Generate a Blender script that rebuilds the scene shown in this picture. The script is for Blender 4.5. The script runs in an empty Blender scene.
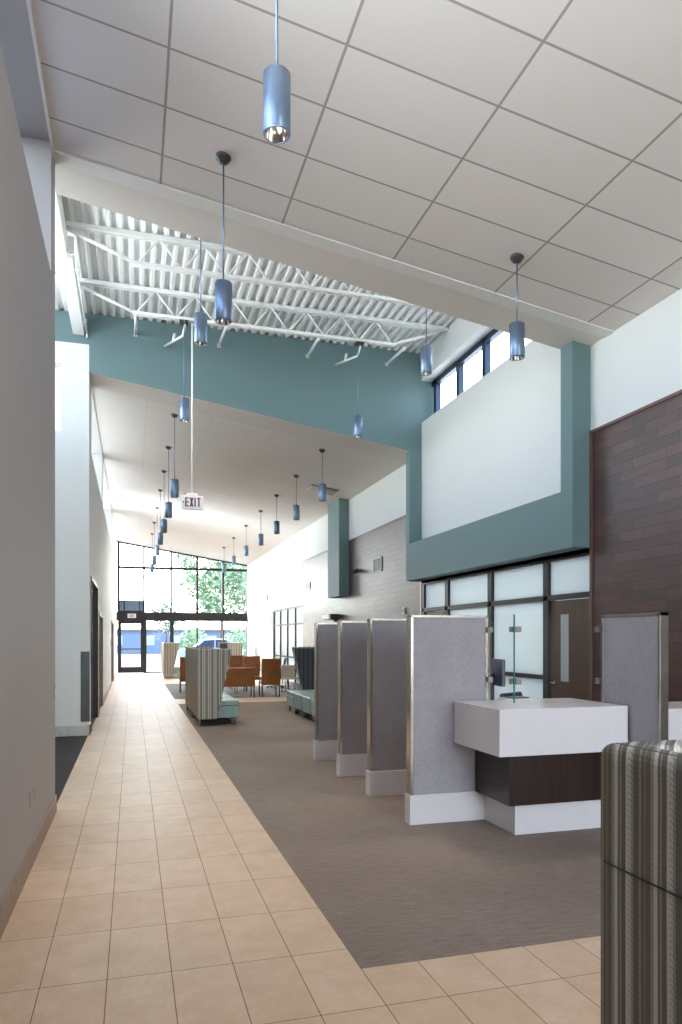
import bpy, bmesh, math, random
from mathutils import Vector, Matrix
random.seed(7)
SC = bpy.context.scene
COL = SC.collection
PI = math.pi

# ------------------------------------------------------------------ helpers
def lin(c):
    return tuple(((v/255)/12.92 if v/255 <= .04045 else ((v/255+.055)/1.055)**2.4) for v in c)

class MB:
    """collects shapes (world or local coordinates) and links them as one mesh object"""
    def __init__(s):
        s.bm = bmesh.new(); s.mi = 0
    def _face(s, vs):
        try:
            f = s.bm.faces.new(vs); f.material_index = s.mi; return f
        except ValueError:
            return None
    def box(s, x0, x1, y0, y1, z0, z1, bev=0, seg=2, rot=None, piv=None):
        t = bmesh.new()
        r = bmesh.ops.create_cube(t, size=1)
        bmesh.ops.scale(t, vec=(x1-x0, y1-y0, z1-z0), verts=t.verts)
        bmesh.ops.translate(t, vec=((x0+x1)/2, (y0+y1)/2, (z0+z1)/2), verts=t.verts)
        if bev:
            bmesh.ops.bevel(t, geom=list(t.edges), offset=bev, segments=seg, profile=.5, affect='EDGES')
        if rot is not None:
            bmesh.ops.rotate(t, cent=piv or ((x0+x1)/2, (y0+y1)/2, (z0+z1)/2), matrix=rot, verts=t.verts)
        s._merge(t); return s
    def _merge(s, t):
        mp = {}
        for v in t.verts: mp[v] = s.bm.verts.new(v.co)
        for f in t.faces:
            nf = s._face([mp[v] for v in f.verts])
            if nf: nf.smooth = f.smooth
        t.free()
    def prism(s, pts, axis, a, b, bev=0, seg=2):
        """outline pts (2-D) swept along axis from a to b"""
        def P(p, h):
            if axis == 'x': return (h, p[0], p[1])
            if axis == 'y': return (p[0], h, p[1])
            return (p[0], p[1], h)
        t = bmesh.new()
        A = [t.verts.new(P(p, a)) for p in pts]; B = [t.verts.new(P(p, b)) for p in pts]
        n = len(pts)
        t.faces.new(A); t.faces.new(B[::-1])
        for i in range(n): t.faces.new((A[i], B[i], B[(i+1) % n], A[(i+1) % n]))
        bmesh.ops.recalc_face_normals(t, faces=t.faces)
        if bev:
            bmesh.ops.bevel(t, geom=list(t.edges), offset=bev, segments=seg, profile=.5, affect='EDGES')
        s._merge(t); return s
    def tube(s, p0, p1, r, r2=None, n=12, smooth=True):
        p0, p1 = Vector(p0), Vector(p1); d = p1-p0
        t = bmesh.new()
        bmesh.ops.create_cone(t, cap_ends=True, segments=n, radius1=r, radius2=r if r2 is None else r2, depth=d.length)
        q = Vector((0, 0, 1)).rotation_difference(d.normalized())
        bmesh.ops.rotate(t, cent=(0, 0, 0), matrix=q.to_matrix(), verts=t.verts)
        bmesh.ops.translate(t, vec=(p0+p1)/2, verts=t.verts)
        for f in t.faces: f.smooth = smooth and len(f.verts) == 4
        s._merge(t); return s
    def path(s, pts, r, n=8):
        for a, b in zip(pts[:-1], pts[1:]): s.tube(a, b, r, n=n)
        for p in pts[1:-1]: s.ball(p, r, 8)
        return s
    def ball(s, c, r, n=12, sc=(1, 1, 1)):
        t = bmesh.new()
        bmesh.ops.create_uvsphere(t, u_segments=n, v_segments=max(6, n//2), radius=r)
        bmesh.ops.scale(t, vec=sc, verts=t.verts)
        bmesh.ops.translate(t, vec=c, verts=t.verts)
        for f in t.faces: f.smooth = True
        s._merge(t); return s
    def lathe(s, prof, n=28, c=(0, 0, 0), smooth=True):
        """profile of (r, z) turned about the z axis"""
        rows = []
        for r, z in prof:
            rows.append([s.bm.verts.new((c[0]+r*math.cos(2*PI*k/n), c[1]+r*math.sin(2*PI*k/n), c[2]+z)) for k in range(n)] if r > 1e-6 else [s.bm.verts.new((c[0], c[1], c[2]+z))])
        for A, B in zip(rows[:-1], rows[1:]):
            for k in range(n):
                k2 = (k+1) % n
                if len(A) == 1 and len(B) == 1: continue
                if len(A) == 1: vs = (A[0], B[k], B[k2])
                elif len(B) == 1: vs = (A[k], A[k2], B[0])
                else: vs = (A[k], A[k2], B[k2], B[k])
                f = s._face(vs)
                if f: f.smooth = smooth
        return s
    def quad(s, *pts):
        s._face([s.bm.verts.new(p) for p in pts]); return s
    def build(s, name, mats, parent=None, recalc=True, off=None):
        if recalc: bmesh.ops.recalc_face_normals(s.bm, faces=s.bm.faces)
        if off is not None: bmesh.ops.translate(s.bm, vec=[-c for c in off], verts=s.bm.verts)
        me = bpy.data.meshes.new(name); s.bm.to_mesh(me); s.bm.free()
        for m in (mats if isinstance(mats, (list, tuple)) else [mats]): me.materials.append(m)
        o = bpy.data.objects.new(name, me); COL.objects.link(o)
        if parent is not None: o.parent = parent
        return o

def tag(o, label=None, cat=None, group=None, kind=None):
    if label: o['label'] = label
    if cat: o['category'] = cat
    if group: o['group'] = group
    if kind: o['kind'] = kind
    return o
def thing(name, label, cat, loc=(0, 0, 0), rz=0, group=None):
    o = bpy.data.objects.new(name, None); COL.objects.link(o)
    o.location = loc; o.rotation_euler = (0, 0, rz); o.empty_display_size = .2
    return tag(o, label, cat, group)
def struct(name, mb, mat, label, parent=None, cat=None):
    o = mb.build(name, mat, parent)
    return tag(o, label, cat or name.split('_')[0], kind='structure')
def kids(o): return [c for c in bpy.data.objects if c.parent == o]
def dup(o, loc, rz=None, label=None, group=None, par=None):
    c = o.copy(); COL.objects.link(c)
    if par is None:
        c.location = loc
        if rz is not None: c.rotation_euler = (0, 0, rz)
        if label: c['label'] = label
        if group: c['group'] = group
    else: c.parent = par
    for k in kids(o): dup(k, None, par=c)
    return c

# ------------------------------------------------------------------ materials
class Mat:
    def __init__(s, name, color, rough=.6, metal=0, spec=.5):
        s.m = bpy.data.materials.new(name); s.m.use_nodes = True
        s.nt = s.m.node_tree; s.b = s.nt.nodes['Principled BSDF']
        s.col = lin(color)+(1,)
        s.b.inputs['Base Color'].default_value = s.col
        s.b.inputs['Roughness'].default_value = rough
        s.b.inputs['Metallic'].default_value = metal
        s.b.inputs['Specular IOR Level'].default_value = spec
    def n(s, t, **kw):
        x = s.nt.nodes.new(t)
        for k, v in kw.items():
            if k in x.inputs: x.inputs[k].default_value = v
            else: setattr(x, k, v)
        return x
    def l(s, a, b): s.nt.links.new(a, b)
    def obj(s): return s.n('ShaderNodeTexCoord').outputs['Object']
    def geo(s): return s.n('ShaderNodeNewGeometry').outputs['Position']
    def math(s, op, a, b=None, c=None):
        x = s.nt.nodes.new('ShaderNodeMath'); x.operation = op
        for i, v in enumerate((a, b, c)):
            if v is None: continue
            if isinstance(v, (int, float)): x.inputs[i].default_value = v
            else: s.l(v, x.inputs[i])
        return x.outputs[0]
    def mix(s, f, a, b, blend='MIX'):
        x = s.nt.nodes.new('ShaderNodeMix'); x.data_type = 'RGBA'; x.blend_type = blend
        for v, i in ((f, 0), (a, 6), (b, 7)):
            if isinstance(v, (int, float)): x.inputs[i].default_value = v
            elif isinstance(v, tuple): x.inputs[i].default_value = (lin(v)+(1,)) if len(v) == 3 else v
            else: s.l(v, x.inputs[i])
        return x.outputs[2]
    def noise(s, vec, scale, detail=3, rough=.5, sc=None):
        x = s.n('ShaderNodeTexNoise', Scale=scale, Detail=detail, Roughness=rough)
        if sc:
            mp = s.n('ShaderNodeMapping'); mp.inputs['Scale'].default_value = sc
            s.l(vec, mp.inputs[0]); vec = mp.outputs[0]
        s.l(vec, x.inputs['Vector']); return x.outputs['Fac']
    def ramp(s, f, stops, interp='LINEAR'):
        x = s.nt.nodes.new('ShaderNodeValToRGB'); x.color_ramp.interpolation = interp
        e = x.color_ramp.elements
        while len(e) < len(stops): e.new(.5)
        for i, (p, c) in enumerate(stops):
            e[i].position = p; e[i].color = lin(c)+(1,)
        s.l(f, x.inputs[0]); return x.outputs[0]
    def base(s, out): s.l(out, s.b.inputs['Base Color']); return s
    def bump(s, h, strength=.2, dist=.01):
        x = s.n('ShaderNodeBump', Strength=strength, Distance=dist); s.l(h, x.inputs['Height'])
        s.l(x.outputs[0], s.b.inputs['Normal']); return s

def mottled(name, c, rough=.6, metal=0, amt=.12, scale=6, bump=0, spec=.5, bscale=200):
    m = Mat(name, c, rough, metal, spec); v = m.obj()
    n = m.noise(v, scale)
    d = tuple(max(0, int(x*(1-amt))) for x in c); u = tuple(min(255, int(x*(1+amt))) for x in c)
    m.base(m.ramp(n, [(.3, d), (.7, u)]))
    if bump: m.bump(m.noise(v, bscale, 2), bump, .002)
    return m.m

M = {}
M['wall'] = mottled('white_wall_paint', (222, 224, 223), .65, amt=.004)
M['greywall'] = mottled('warm_grey_wall', (166, 160, 157), .65, amt=.004)  # plain warm grey, darker than the white walls
M['soffit'] = mottled('off_white_soffit_paint', (222, 216, 208), .7, amt=.004)
M['trimwhite'] = mottled('white_trim_paint', (228, 228, 224), .5, amt=.01)
M['teal'] = mottled('teal_wall_paint', (102, 127, 130), .6, amt=.006)
M['deck'] = mottled('white_painted_steel', (240, 241, 239), .45, amt=.01)
M['blackmetal'] = mottled('dark_bronze_frame', (30, 29, 31), .4, 0, amt=.08)
M['navyframe'] = mottled('dark_anodised_frame', (44, 58, 78), .3, .5, amt=.06)
M['chrome'] = mottled('polished_steel', (205, 200, 192), .18, 1, amt=.04)
M['brushed'] = mottled('brushed_steel', (150, 145, 138), .35, 1, amt=.06)
M['pend'] = mottled('slate_blue_lacquered_metal', (116, 134, 158), .34, .7, amt=.03)
M['canopy'] = mottled('dark_grey_metal', (78, 80, 84), .4, .6, amt=.05)
M['quartz'] = mottled('white_quartz', (226, 223, 225), .22, amt=.012, scale=70)
M['ebony'] = None
M['seafoam'] = mottled('seafoam_vinyl', (150, 178, 174), .4, amt=.04)
M['brown'] = mottled('caramel_brown_leather', (156, 100, 52), .42, amt=.08, scale=4)
M['legmetal'] = mottled('dark_leg_metal', (70, 68, 68), .3, .8, amt=.05)
M['black'] = mottled('black_plastic', (24, 25, 28), .4, amt=.1)
M['navyplastic'] = mottled('dark_blue_grey_plastic', (28, 48, 78), .35, amt=.05)
M['whiteplastic'] = mottled('white_plastic', (226, 228, 232), .4, amt=.02)
M['greypanel'] = mottled('grey_metal_panel', (92, 96, 100), .35, .5, amt=.05)
M['greybase'] = mottled('pale_grey_base_tile', (196, 194, 190), .4, amt=.05, scale=12)
M['red'] = mottled('dark_red_letter_paint', (120, 52, 62), .5, amt=.05)
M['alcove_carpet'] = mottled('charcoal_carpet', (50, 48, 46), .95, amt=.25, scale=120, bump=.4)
M['ivory'] = mottled('ivory_mesh', (224, 218, 206), .6, amt=.04)
M['bark'] = mottled('tree_bark', (96, 76, 60), .9, amt=.25, scale=10, bump=.5, bscale=20)
M['carpaint'] = mottled('pale_blue_car_paint', (168, 190, 218), .2, .2, amt=.02)
M['rubber'] = mottled('tyre_rubber', (30, 30, 32), .8, amt=.1)
M['asphalt'] = mottled('asphalt', (86, 94, 110), .9, amt=.12, scale=30, bump=.3)
M['paving'] = mottled('concrete_paving', (152, 153, 158), .8, amt=.06, scale=8)
M['bluewall'] = mottled('blue_grey_siding', (112, 130, 156), .6, amt=.05)
M['roofgrey'] = mottled('grey_roof', (120, 116, 116), .7, amt=.1)

def m_leaf(name, a, b):
    m = Mat(name, a, .5); n = m.noise(m.obj(), 1.6, 2)
    m.base(m.ramp(n, [(.35, a), (.65, b)]))
    m.b.inputs['Subsurface Weight'].default_value = 0
    return m.m
M['leaf'] = m_leaf('green_leaves', (118, 148, 116), (176, 198, 156))
M['leaf_dark'] = m_leaf('blue_green_leaves', (84, 118, 108), (124, 156, 132))

def m_tilefloor():
    m = Mat('beige_porcelain_tile', (208, 184, 160), .3); v = m.geo()
    mp = m.n('ShaderNodeMapping'); mp.inputs['Location'].default_value = (.728, -3.03, 0); m.l(v, mp.inputs[0])
    br = m.n('ShaderNodeTexBrick', offset=0.0, squash=1.0)
    br.inputs['Scale'].default_value = 1; br.inputs['Brick Width'].default_value = .3048; br.inputs['Row Height'].default_value = .6096
    br.inputs['Mortar Size'].default_value = .0024; br.inputs['Mortar Smooth'].default_value = .1; br.inputs['Bias'].default_value = 0
    br.inputs['Color1'].default_value = lin((228, 205, 180))+(1,); br.inputs['Color2'].default_value = lin((218, 193, 166))+(1,)
    br.inputs['Mortar'].default_value = lin((128, 98, 78))+(1,)
    m.l(mp.outputs[0], br.inputs['Vector'])
    n = m.noise(v, 5, 6, .65); n2 = m.noise(v, 38, 3)
    c = m.mix(1.0, br.outputs['Color'], m.ramp(n, [(.3, (238, 232, 226)), (.7, (255, 255, 255))]), 'MULTIPLY')
    c = m.mix(.5, c, m.ramp(n2, [(.3, (240, 236, 230)), (.7, (255, 255, 255))]), 'MULTIPLY')
    m.base(c)
    m.l(m.ramp(br.outputs['Fac'], [(0, (182, 182, 182)), (1, (225, 225, 225))]), m.b.inputs['Roughness'])
    m.bump(m.math('SUBTRACT', 1, br.outputs['Fac']), .35, .002)
    return m.m
M['tile'] = m_tilefloor()

def m_carpet(name, a, b):
    m = Mat(name, a, .8, spec=.25); v = m.geo()
    n = m.noise(v, 1, 4, .6, sc=(7, 80, 1)); n2 = m.noise(v, 1, 3, .6, sc=(60, 260, 1)); n3 = m.noise(v, .8, 2)
    f = m.math('ADD', m.math('MULTIPLY', n, .5), m.math('MULTIPLY', n2, .5))
    c = m.ramp(f, [(.34, a), (.66, b)])
    c = m.mix(.6, c, m.ramp(n3, [(.3, (222, 220, 218)), (.7, (255, 255, 255))]), 'MULTIPLY')
    m.base(c); m.bump(n2, .35, .003)
    return m.m
M['carpet'] = m_carpet('taupe_strand_carpet', (114, 102, 94), (164, 150, 140))
M['lounge_carpet'] = m_carpet('grey_lounge_carpet', (112, 108, 108), (150, 147, 146))

def m_ceil(name, tile, line, lw, yoff, contrast):
    m = Mat(name, tile, .85, spec=.2); v = m.geo()
    sep = m.n('ShaderNodeSeparateXYZ'); m.l(v, sep.inputs[0])
    fx = m.math('FRACT', m.math('DIVIDE', m.math('ADD', sep.outputs[0], 1.195*4-.26), 1.195))
    fy = m.math('FRACT', m.math('DIVIDE', m.math('ADD', sep.outputs[1], .6105*20-yoff), .6105))
    ax = m.math('LESS_THAN', m.math('MINIMUM', fx, m.math('SUBTRACT', 1, fx)), lw/1.195/2)
    ay = m.math('LESS_THAN', m.math('MINIMUM', fy, m.math('SUBTRACT', 1, fy)), lw/.6105/2)
    g = m.math('MAXIMUM', ax, ay)
    cx = m.math('FLOOR', m.math('DIVIDE', m.math('ADD', sep.outputs[0], 1.195*4-.26), 1.195))
    cy = m.math('FLOOR', m.math('DIVIDE', m.math('ADD', sep.outputs[1], .6105*20-yoff), .6105))
    cmb = m.n('ShaderNodeCombineXYZ'); m.l(cx, cmb.inputs[0]); m.l(cy, cmb.inputs[1])
    wn = m.n('ShaderNodeTexWhiteNoise'); m.l(cmb.outputs[0], wn.inputs['Vector'])
    t0 = tuple(int(x*(1-contrast)) for x in tile)
    c = m.ramp(wn.outputs['Value'], [(0, t0), (1, tile)])
    sp = m.noise(v, 300, 2)
    c = m.mix(.35, c, m.ramp(sp, [(.35, (225, 225, 225)), (.6, (255, 255, 255))]), 'MULTIPLY')
    m.base(m.mix(g, c, line)); m.bump(sp, .15, .002)
    return m.m
M['ceil'] = m_ceil('acoustic_ceiling_tile', (232, 226, 220), (165, 157, 150), .021, 4.82, .035)
M['ceilfar'] = m_ceil('pale_ceiling_panel', (234, 230, 224), (218, 212, 206), .014, 4.82, .012)

def m_wood():
    m = Mat('dark_plank_cladding', (82, 58, 54), .37, spec=.85); v = m.geo()
    sep = m.n('ShaderNodeSeparateXYZ'); m.l(v, sep.inputs[0])
    cmb = m.n('ShaderNodeCombineXYZ'); m.l(sep.outputs[1], cmb.inputs[0]); m.l(sep.outputs[2], cmb.inputs[1])
    br = m.n('ShaderNodeTexBrick', offset=.37, offset_frequency=2, squash=.72, squash_frequency=3)
    br.inputs['Scale'].default_value = 1; br.inputs['Brick Width'].default_value = .52; br.inputs['Row Height'].default_value = .115
    br.inputs['Mortar Size'].default_value = .004; br.inputs['Mortar Smooth'].default_value = .2; br.inputs['Bias'].default_value = -.1
    br.inputs['Color1'].default_value = lin((98, 59, 52))+(1,); br.inputs['Color2'].default_value = lin((58, 35, 32))+(1,)
    br.inputs['Mortar'].default_value = lin((28, 20, 20))+(1,)
    m.l(cmb.outputs[0], br.inputs['Vector'])
    g = m.noise(cmb.outputs[0], 1, 5, .65, sc=(3, 60, 1))
    c = m.mix(.8, br.outputs['Color'], m.ramp(g, [(.3, (185, 175, 172)), (.7, (255, 255, 255))]), 'MULTIPLY')
    m.base(c)
    h = m.math('ADD', m.math('MULTIPLY', br.outputs['Fac'], -1), m.math('MULTIPLY', br.outputs['Color'], 2.2))
    m.bump(m.math('ADD', h, m.math('MULTIPLY', g, .5)), .45, .007)
    return m.m
M['wood'] = m_wood()

def m_grain(name, a, b, rough=.35, vertical=True):
    m = Mat(name, a, rough); v = m.obj()
    g = m.noise(v, 1, 5, .6, sc=(26, 26, 1.2) if vertical else (2, 2, 40))
    m.base(m.ramp(g, [(.3, a), (.7, b)])); m.bump(g, .08, .002); return m.m
M['ebony'] = m_grain('espresso_laminate', (34, 21, 17), (54, 36, 29), .3)
M['doorwood'] = m_grain('walnut_door_veneer', (64, 45, 36), (88, 64, 51), .4)
M['trimwood'] = m_grain('walnut_trim', (92, 64, 54), (116, 84, 70), .4, False)
M['tilebase'] = mottled('taupe_base_tile', (140, 120, 104), .4, amt=.08, scale=10)

def m_panel():
    m = Mat('grey_woven_panel_fabric', (168, 164, 170), .85, spec=.2); v = m.obj()
    n = m.noise(v, 1, 4, .6, sc=(85, 85, 130)); n2 = m.noise(v, 3, 3)
    c = m.ramp(n, [(.3, (156, 153, 158)), (.7, (180, 177, 182))])
    c = m.mix(.5, c, m.ramp(n2, [(.3, (228, 226, 228)), (.7, (255, 255, 255))]), 'MULTIPLY')
    m.base(c); m.bump(n, .25, .002); return m.m
M['panel'] = m_panel()

def m_stripe(name, pal, dash=True):
    m = Mat(name, pal[0], .8, spec=.25); v = m.obj()
    sep = m.n('ShaderNodeSeparateXYZ'); m.l(v, sep.inputs[0])
    u = m.math('SUBTRACT', sep.outputs[0], sep.outputs[1])
    wob = m.math('MULTIPLY', m.math('SUBTRACT', m.noise(v, 2.2, 2), .5), .006)
    t = m.math('FRACT', m.math('DIVIDE', m.math('ADD', m.math('ADD', u, wob), 10.0), .104))
    D, L, G, O = pal
    c = m.ramp(t, [(0, L), (.09, D), (.14, G), (.19, D), (.30, L), (.44, G), (.50, D), (.64, L if not dash else G), (.69, D), (.76, O), (.81, D), (.92, G)], 'CONSTANT')
    # dashes woven across the stripes
    dz = m.math('FRACT', m.math('DIVIDE', m.math('ADD', sep.outputs[2], m.math('MULTIPLY', u, .45)), .0105))
    weave = m.math('LESS_THAN', dz, .42)
    edge = m.math('GREATER_THAN', m.math('FRACT', m.math('MULTIPLY', t, 4.0)), .45)
    c = m.mix(m.math('MULTIPLY', m.math('MULTIPLY', weave, edge), .38), c, D)
    fz = m.noise(v, 420, 2)
    c = m.mix(.55, c, m.ramp(fz, [(.3, (200, 198, 196)), (.7, (255, 255, 255))]), 'MULTIPLY')
    m.base(c)
    m.bump(m.math('ADD', fz, m.math('MULTIPLY', weave, .5)), .3, .002)
    return m.m
M['stripe'] = m_stripe('striped_woven_upholstery', ((130, 128, 122), (232, 229, 216), (184, 181, 175), (164, 150, 124)))
M['lining'] = m_stripe('slate_blue_striped_lining', ((58, 58, 62), (132, 134, 140), (92, 93, 98), (70, 78, 98)), False)

def m_glass(name, tint, rough=0.0, refl=.06):
    """thin architectural glass: mostly clear, with a Fresnel mirror on both faces"""
    m = bpy.data.materials.new(name); m.use_nodes = True; nt = m.node_tree; nt.nodes.clear()
    o = nt.nodes.new('ShaderNodeOutputMaterial'); mx = nt.nodes.new('ShaderNodeMixShader')
    tr = nt.nodes.new('ShaderNodeBsdfTransparent'); gl = nt.nodes.new('ShaderNodeBsdfGlossy'); fr = nt.nodes.new('ShaderNodeFresnel')
    ge = nt.nodes.new('ShaderNodeNewGeometry'); io = nt.nodes.new('ShaderNodeMix'); io.data_type = 'FLOAT'   # same mirror on both faces
    io.inputs[2].default_value = 1.05; io.inputs[3].default_value = .8
    nt.links.new(ge.outputs['Backfacing'], io.inputs[0]); nt.links.new(io.outputs[0], fr.inputs['IOR']); gl.inputs['Roughness'].default_value = rough
    tr.inputs['Color'].default_value = tint+(1,)
    nt.links.new(fr.outputs[0], mx.inputs[0]); nt.links.new(tr.outputs[0], mx.inputs[1]); nt.links.new(gl.outputs[0], mx.inputs[2])
    nt.links.new(mx.outputs[0], o.inputs[0]); return m
M['glass'] = m_glass('clear_glass', (.98, .99, .985))
def m_frost():
    m = bpy.data.materials.new('frosted_pane'); m.use_nodes = True; nt = m.node_tree; b = nt.nodes['Principled BSDF']; o = nt.nodes['Material Output']
    b.inputs['Base Color'].default_value = lin((222, 229, 232))+(1,); b.inputs['Roughness'].default_value = .3
    t = nt.nodes.new('ShaderNodeBsdfTranslucent'); t.inputs['Color'].default_value = lin((228, 236, 240))+(1,)
    mx = nt.nodes.new('ShaderNodeMixShader'); mx.inputs[0].default_value = .45
    nt.links.new(b.outputs[0], mx.inputs[1]); nt.links.new(t.outputs[0], mx.inputs[2]); nt.links.new(mx.outputs[0], o.inputs['Surface']); return m
M['frost'] = m_frost()
M['winglass'] = m_glass('window_glass', (.95, .97, .98))
def m_emit(name, c, s):
    m = Mat(name, c, .5); m.b.inputs['Emission Color'].default_value = lin(c)+(1,); m.b.inputs['Emission Strength'].default_value = s; return m.m
M['lamp'] = m_emit('lit_lamp_lens', (255, 226, 196), 6)
M['glassedge'] = Mat('green_glass_edge', (60, 130, 122), .15).m

OFFICE = 135
M['bouncewhite'] = mottled('white_bounce_roof', (226, 226, 224), .7, amt=.03)  # for the added roofs that bounce sunlight indoors
# ------------------------------------------------------------------ dimensions read off the room
XL, XR = -.71, 5.40                      # faces of the two long walls
def zc(x): return 6.19-.155*(x-XL)       # sloped ceiling
YB, YF = -3.2, 34.9                      # back wall, street window
NS, NE = 7.10, 7.80                      # near ceiling ends, soffit ends
GW, GE = 12.85, 13.60                    # teal wall face, far soffit ends

# ------------------------------------------------------------------ floor
f = MB()
def fl(mi, x0, x1, y0, y1):
    f.mi = mi; f.quad((x0, y0, 0), (x1, y0, 0), (x1, y1, 0), (x0, y1, 0))
fl(0, XL-.44, 1.10, YB, 3.40); fl(0, 1.10, XR+.4, YB, 3.40)
fl(0, XL-.02, 1.10, 3.40, YF+.3)
fl(1, 1.10, XR+.4, 3.40, 18.35)
fl(0, 1.10, XR+.4, 18.35, 19.75)
fl(2, 1.10, XR+.4, 19.75, 26.5)
fl(0, 1.10, XR+.4, 26.5, YF+.3)
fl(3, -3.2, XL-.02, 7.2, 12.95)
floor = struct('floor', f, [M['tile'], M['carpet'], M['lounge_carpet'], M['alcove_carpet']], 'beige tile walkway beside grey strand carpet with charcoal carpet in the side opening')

# ------------------------------------------------------------------ ceilings
def slab(y0, y1, x0=XL-.02, x1=XR+.35, th=.35, dz=0):
    m = MB(); m.prism([(x0, zc(x0)+dz), (x1, zc(x1)+dz), (x1, zc(x1)+th), (x0, zc(x0)+th)], 'y', y0, y1); return m
struct('ceiling', slab(YB, NS), M['ceil'], 'sloped acoustic tile ceiling in a dark grid over the end by the viewpoint')
m = MB(); m.prism([(XL-.02, zc(XL)-.012), (XR, zc(XR)-.012), (XR, zc(XR)+.1), (XL-.02, zc(XL)+.1)], 'y', NS-.02, NS+.16)
struct('trim_1', m, M['trimwhite'], 'white edge trim where the tile ceiling stops', cat='trim')
struct('ceiling', slab(NS+.14, NE, th=1.3), M['soffit'], 'plain sloped soffit band before the open steel deck', cat='soffit')
struct('ceiling', slab(GE, YF+.25), M['ceilfar'], 'pale sloped ceiling over the lounge towards the street windows')
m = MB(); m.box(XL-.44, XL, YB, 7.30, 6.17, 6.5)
struct('trim_7', m, M['greywall'], 'flat grey soffit above the high window ledge by the viewer', cat='trim')  # grey colour stands in for the dim light under this soffit
m = MB(); m.box(XL-.44, XL, 13.61, YF, 6.17, 6.5)
struct('trim_9', m, M['trimwhite'], 'flat white soffit above the high window ledge of the lounge', cat='trim')
m = MB(); m.box(XL-.004, XL+.02, YB, NS, 6.12, 6.20)
struct('trim_8', m, M['soffit'], 'thin edge trim where the tile ceiling meets the window ledge soffit', cat='trim')
# open steel deck with ribs running front to back
d = MB()
x = -3.0; pts = []
P = .152
while x < 5.75:
    pts += [(x, 7.255), (x+.062, 7.255), (x+.085, 7.185), (x+.129, 7.185)]; x += P
pts += [(x, 7.255)]
for (xa, za), (xb, zb) in zip(pts[:-1], pts[1:]):
    d.quad((xa, NE-.5, za), (xb, NE-.5, zb), (xb, GE, zb), (xa, GE, za))
d.box(-3.2, 5.9, NE-.5, GE, 7.30, 7.45)
struct('ceiling', d, M['deck'], 'white painted corrugated steel deck above the raised middle bay')

# ------------------------------------------------------------------ long wall beside the walkway
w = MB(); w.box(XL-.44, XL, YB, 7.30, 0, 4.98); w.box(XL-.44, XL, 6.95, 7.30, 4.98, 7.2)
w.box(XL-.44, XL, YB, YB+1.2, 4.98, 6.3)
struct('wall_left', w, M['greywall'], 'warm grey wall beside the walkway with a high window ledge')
w = MB()
doorsL = [(13.35, 15.75, 2.74), (16.45, 18.3, 2.2), (26.0, 28.6, 2.25)]
ya = GW+.06
for a, b, h in doorsL:
    w.box(XL-.44, XL, ya, a, 0, 4.98); w.box(XL-.44, XL, a, b, h, 4.98); ya = b
w.box(XL-.44, XL, ya, YF, 0, 4.98)
for a, b in ((GW+.06, 13.6), (18.4, 18.9), (26.3, 26.8), (34.4, YF)): w.box(XL-.44, XL, a, b, 4.98, 6.25)
struct('wall_left', w, M['wall'], 'white wall with three walnut doors leading to the street windows')
b = MB(); b.box(XL-.002, XL+.014, YB, 7.30, 0, .16, .003); b.box(XL-.44, XL+.014, 7.30, 7.314, 0, .16, .003)
struct('baseboard_left', b, M['tilebase'], 'taupe tile base along the warm grey wall')
b = MB()
ya = GW
for a, c, h in doorsL:
    b.box(XL-.002, XL+.014, ya, a-.06, 0, .15); ya = c+.06
b.box(XL-.002, XL+.014, ya, YF, 0, .15)
struct('baseboard_left', b, M['tilebase'], 'taupe tile base along the wall with the walnut doors')
# clerestory windows behind the ledges
def clere(n, y0, y1, z0, z1, label, X=-1.1, step=1.4):
    fr = MB(); k = max(1, round((y1-y0)/step))
    fr.box(X-.03, X+.03, y0, y1, z0, z0+.06); fr.box(X-.03, X+.03, y0, y1, z1-.06, z1)
    for i in range(k+1):
        yy = y0+(y1-y0)*i/k; fr.box(X-.03, X+.03, max(y0, yy-.03), min(y1, yy+.03), z0, z1)
    o = struct('window_%d' % n, fr, M['navyframe'], label, cat='window')
    g = MB(); g.box(X-.006, X+.006, y0, y1, z0, z1); g.build('window_pane', M['winglass'], o); return o
clere(1, YB+1.2, 6.95, 4.98, 6.22, 'high strip window above the ledge of the warm grey wall')
clere(2, 13.6, 34.4, 4.98, 6.22, 'high strip window above the wall with the walnut doors')
for i, (a, c, h) in enumerate(doorsL):
    lab = ['tall walnut door in a bronze frame next to the grey corner guard', 'shorter walnut door second from the side opening', 'walnut door nearest the street entrance'][i]
    dr = MB(); dr.box(XL-.2, XL-.15, a+.05, c-.05, 0, h-.05)
    o = struct('door_%d' % (i+1), dr, M['doorwood'], lab, cat='door')
    fr = MB(); fr.box(XL-.22, XL+.02, a-.02, a+.05, 0, h); fr.box(XL-.22, XL+.02, c-.05, c+.02, 0, h); fr.box(XL-.22, XL+.02, a, c, h-.05, h+.02)
    fr.build('door_frame', M['tilebase'] if i else M['blackmetal'], o)
    kp = MB(); kp.box(XL-.15, XL-.145, a+.1, c-.1, .05, 1.25); kp.build('kick_plate', M['greypanel'], o)
    hd = MB(); hd.tube((XL-.15, a+.2, 1.0), (XL-.09, a+.2, 1.0), .012); hd.tube((XL-.09, a+.2, 1.0), (XL-.09, a+.34, 1.0), .011); hd.build('door_handle', M['chrome'], o)

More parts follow.
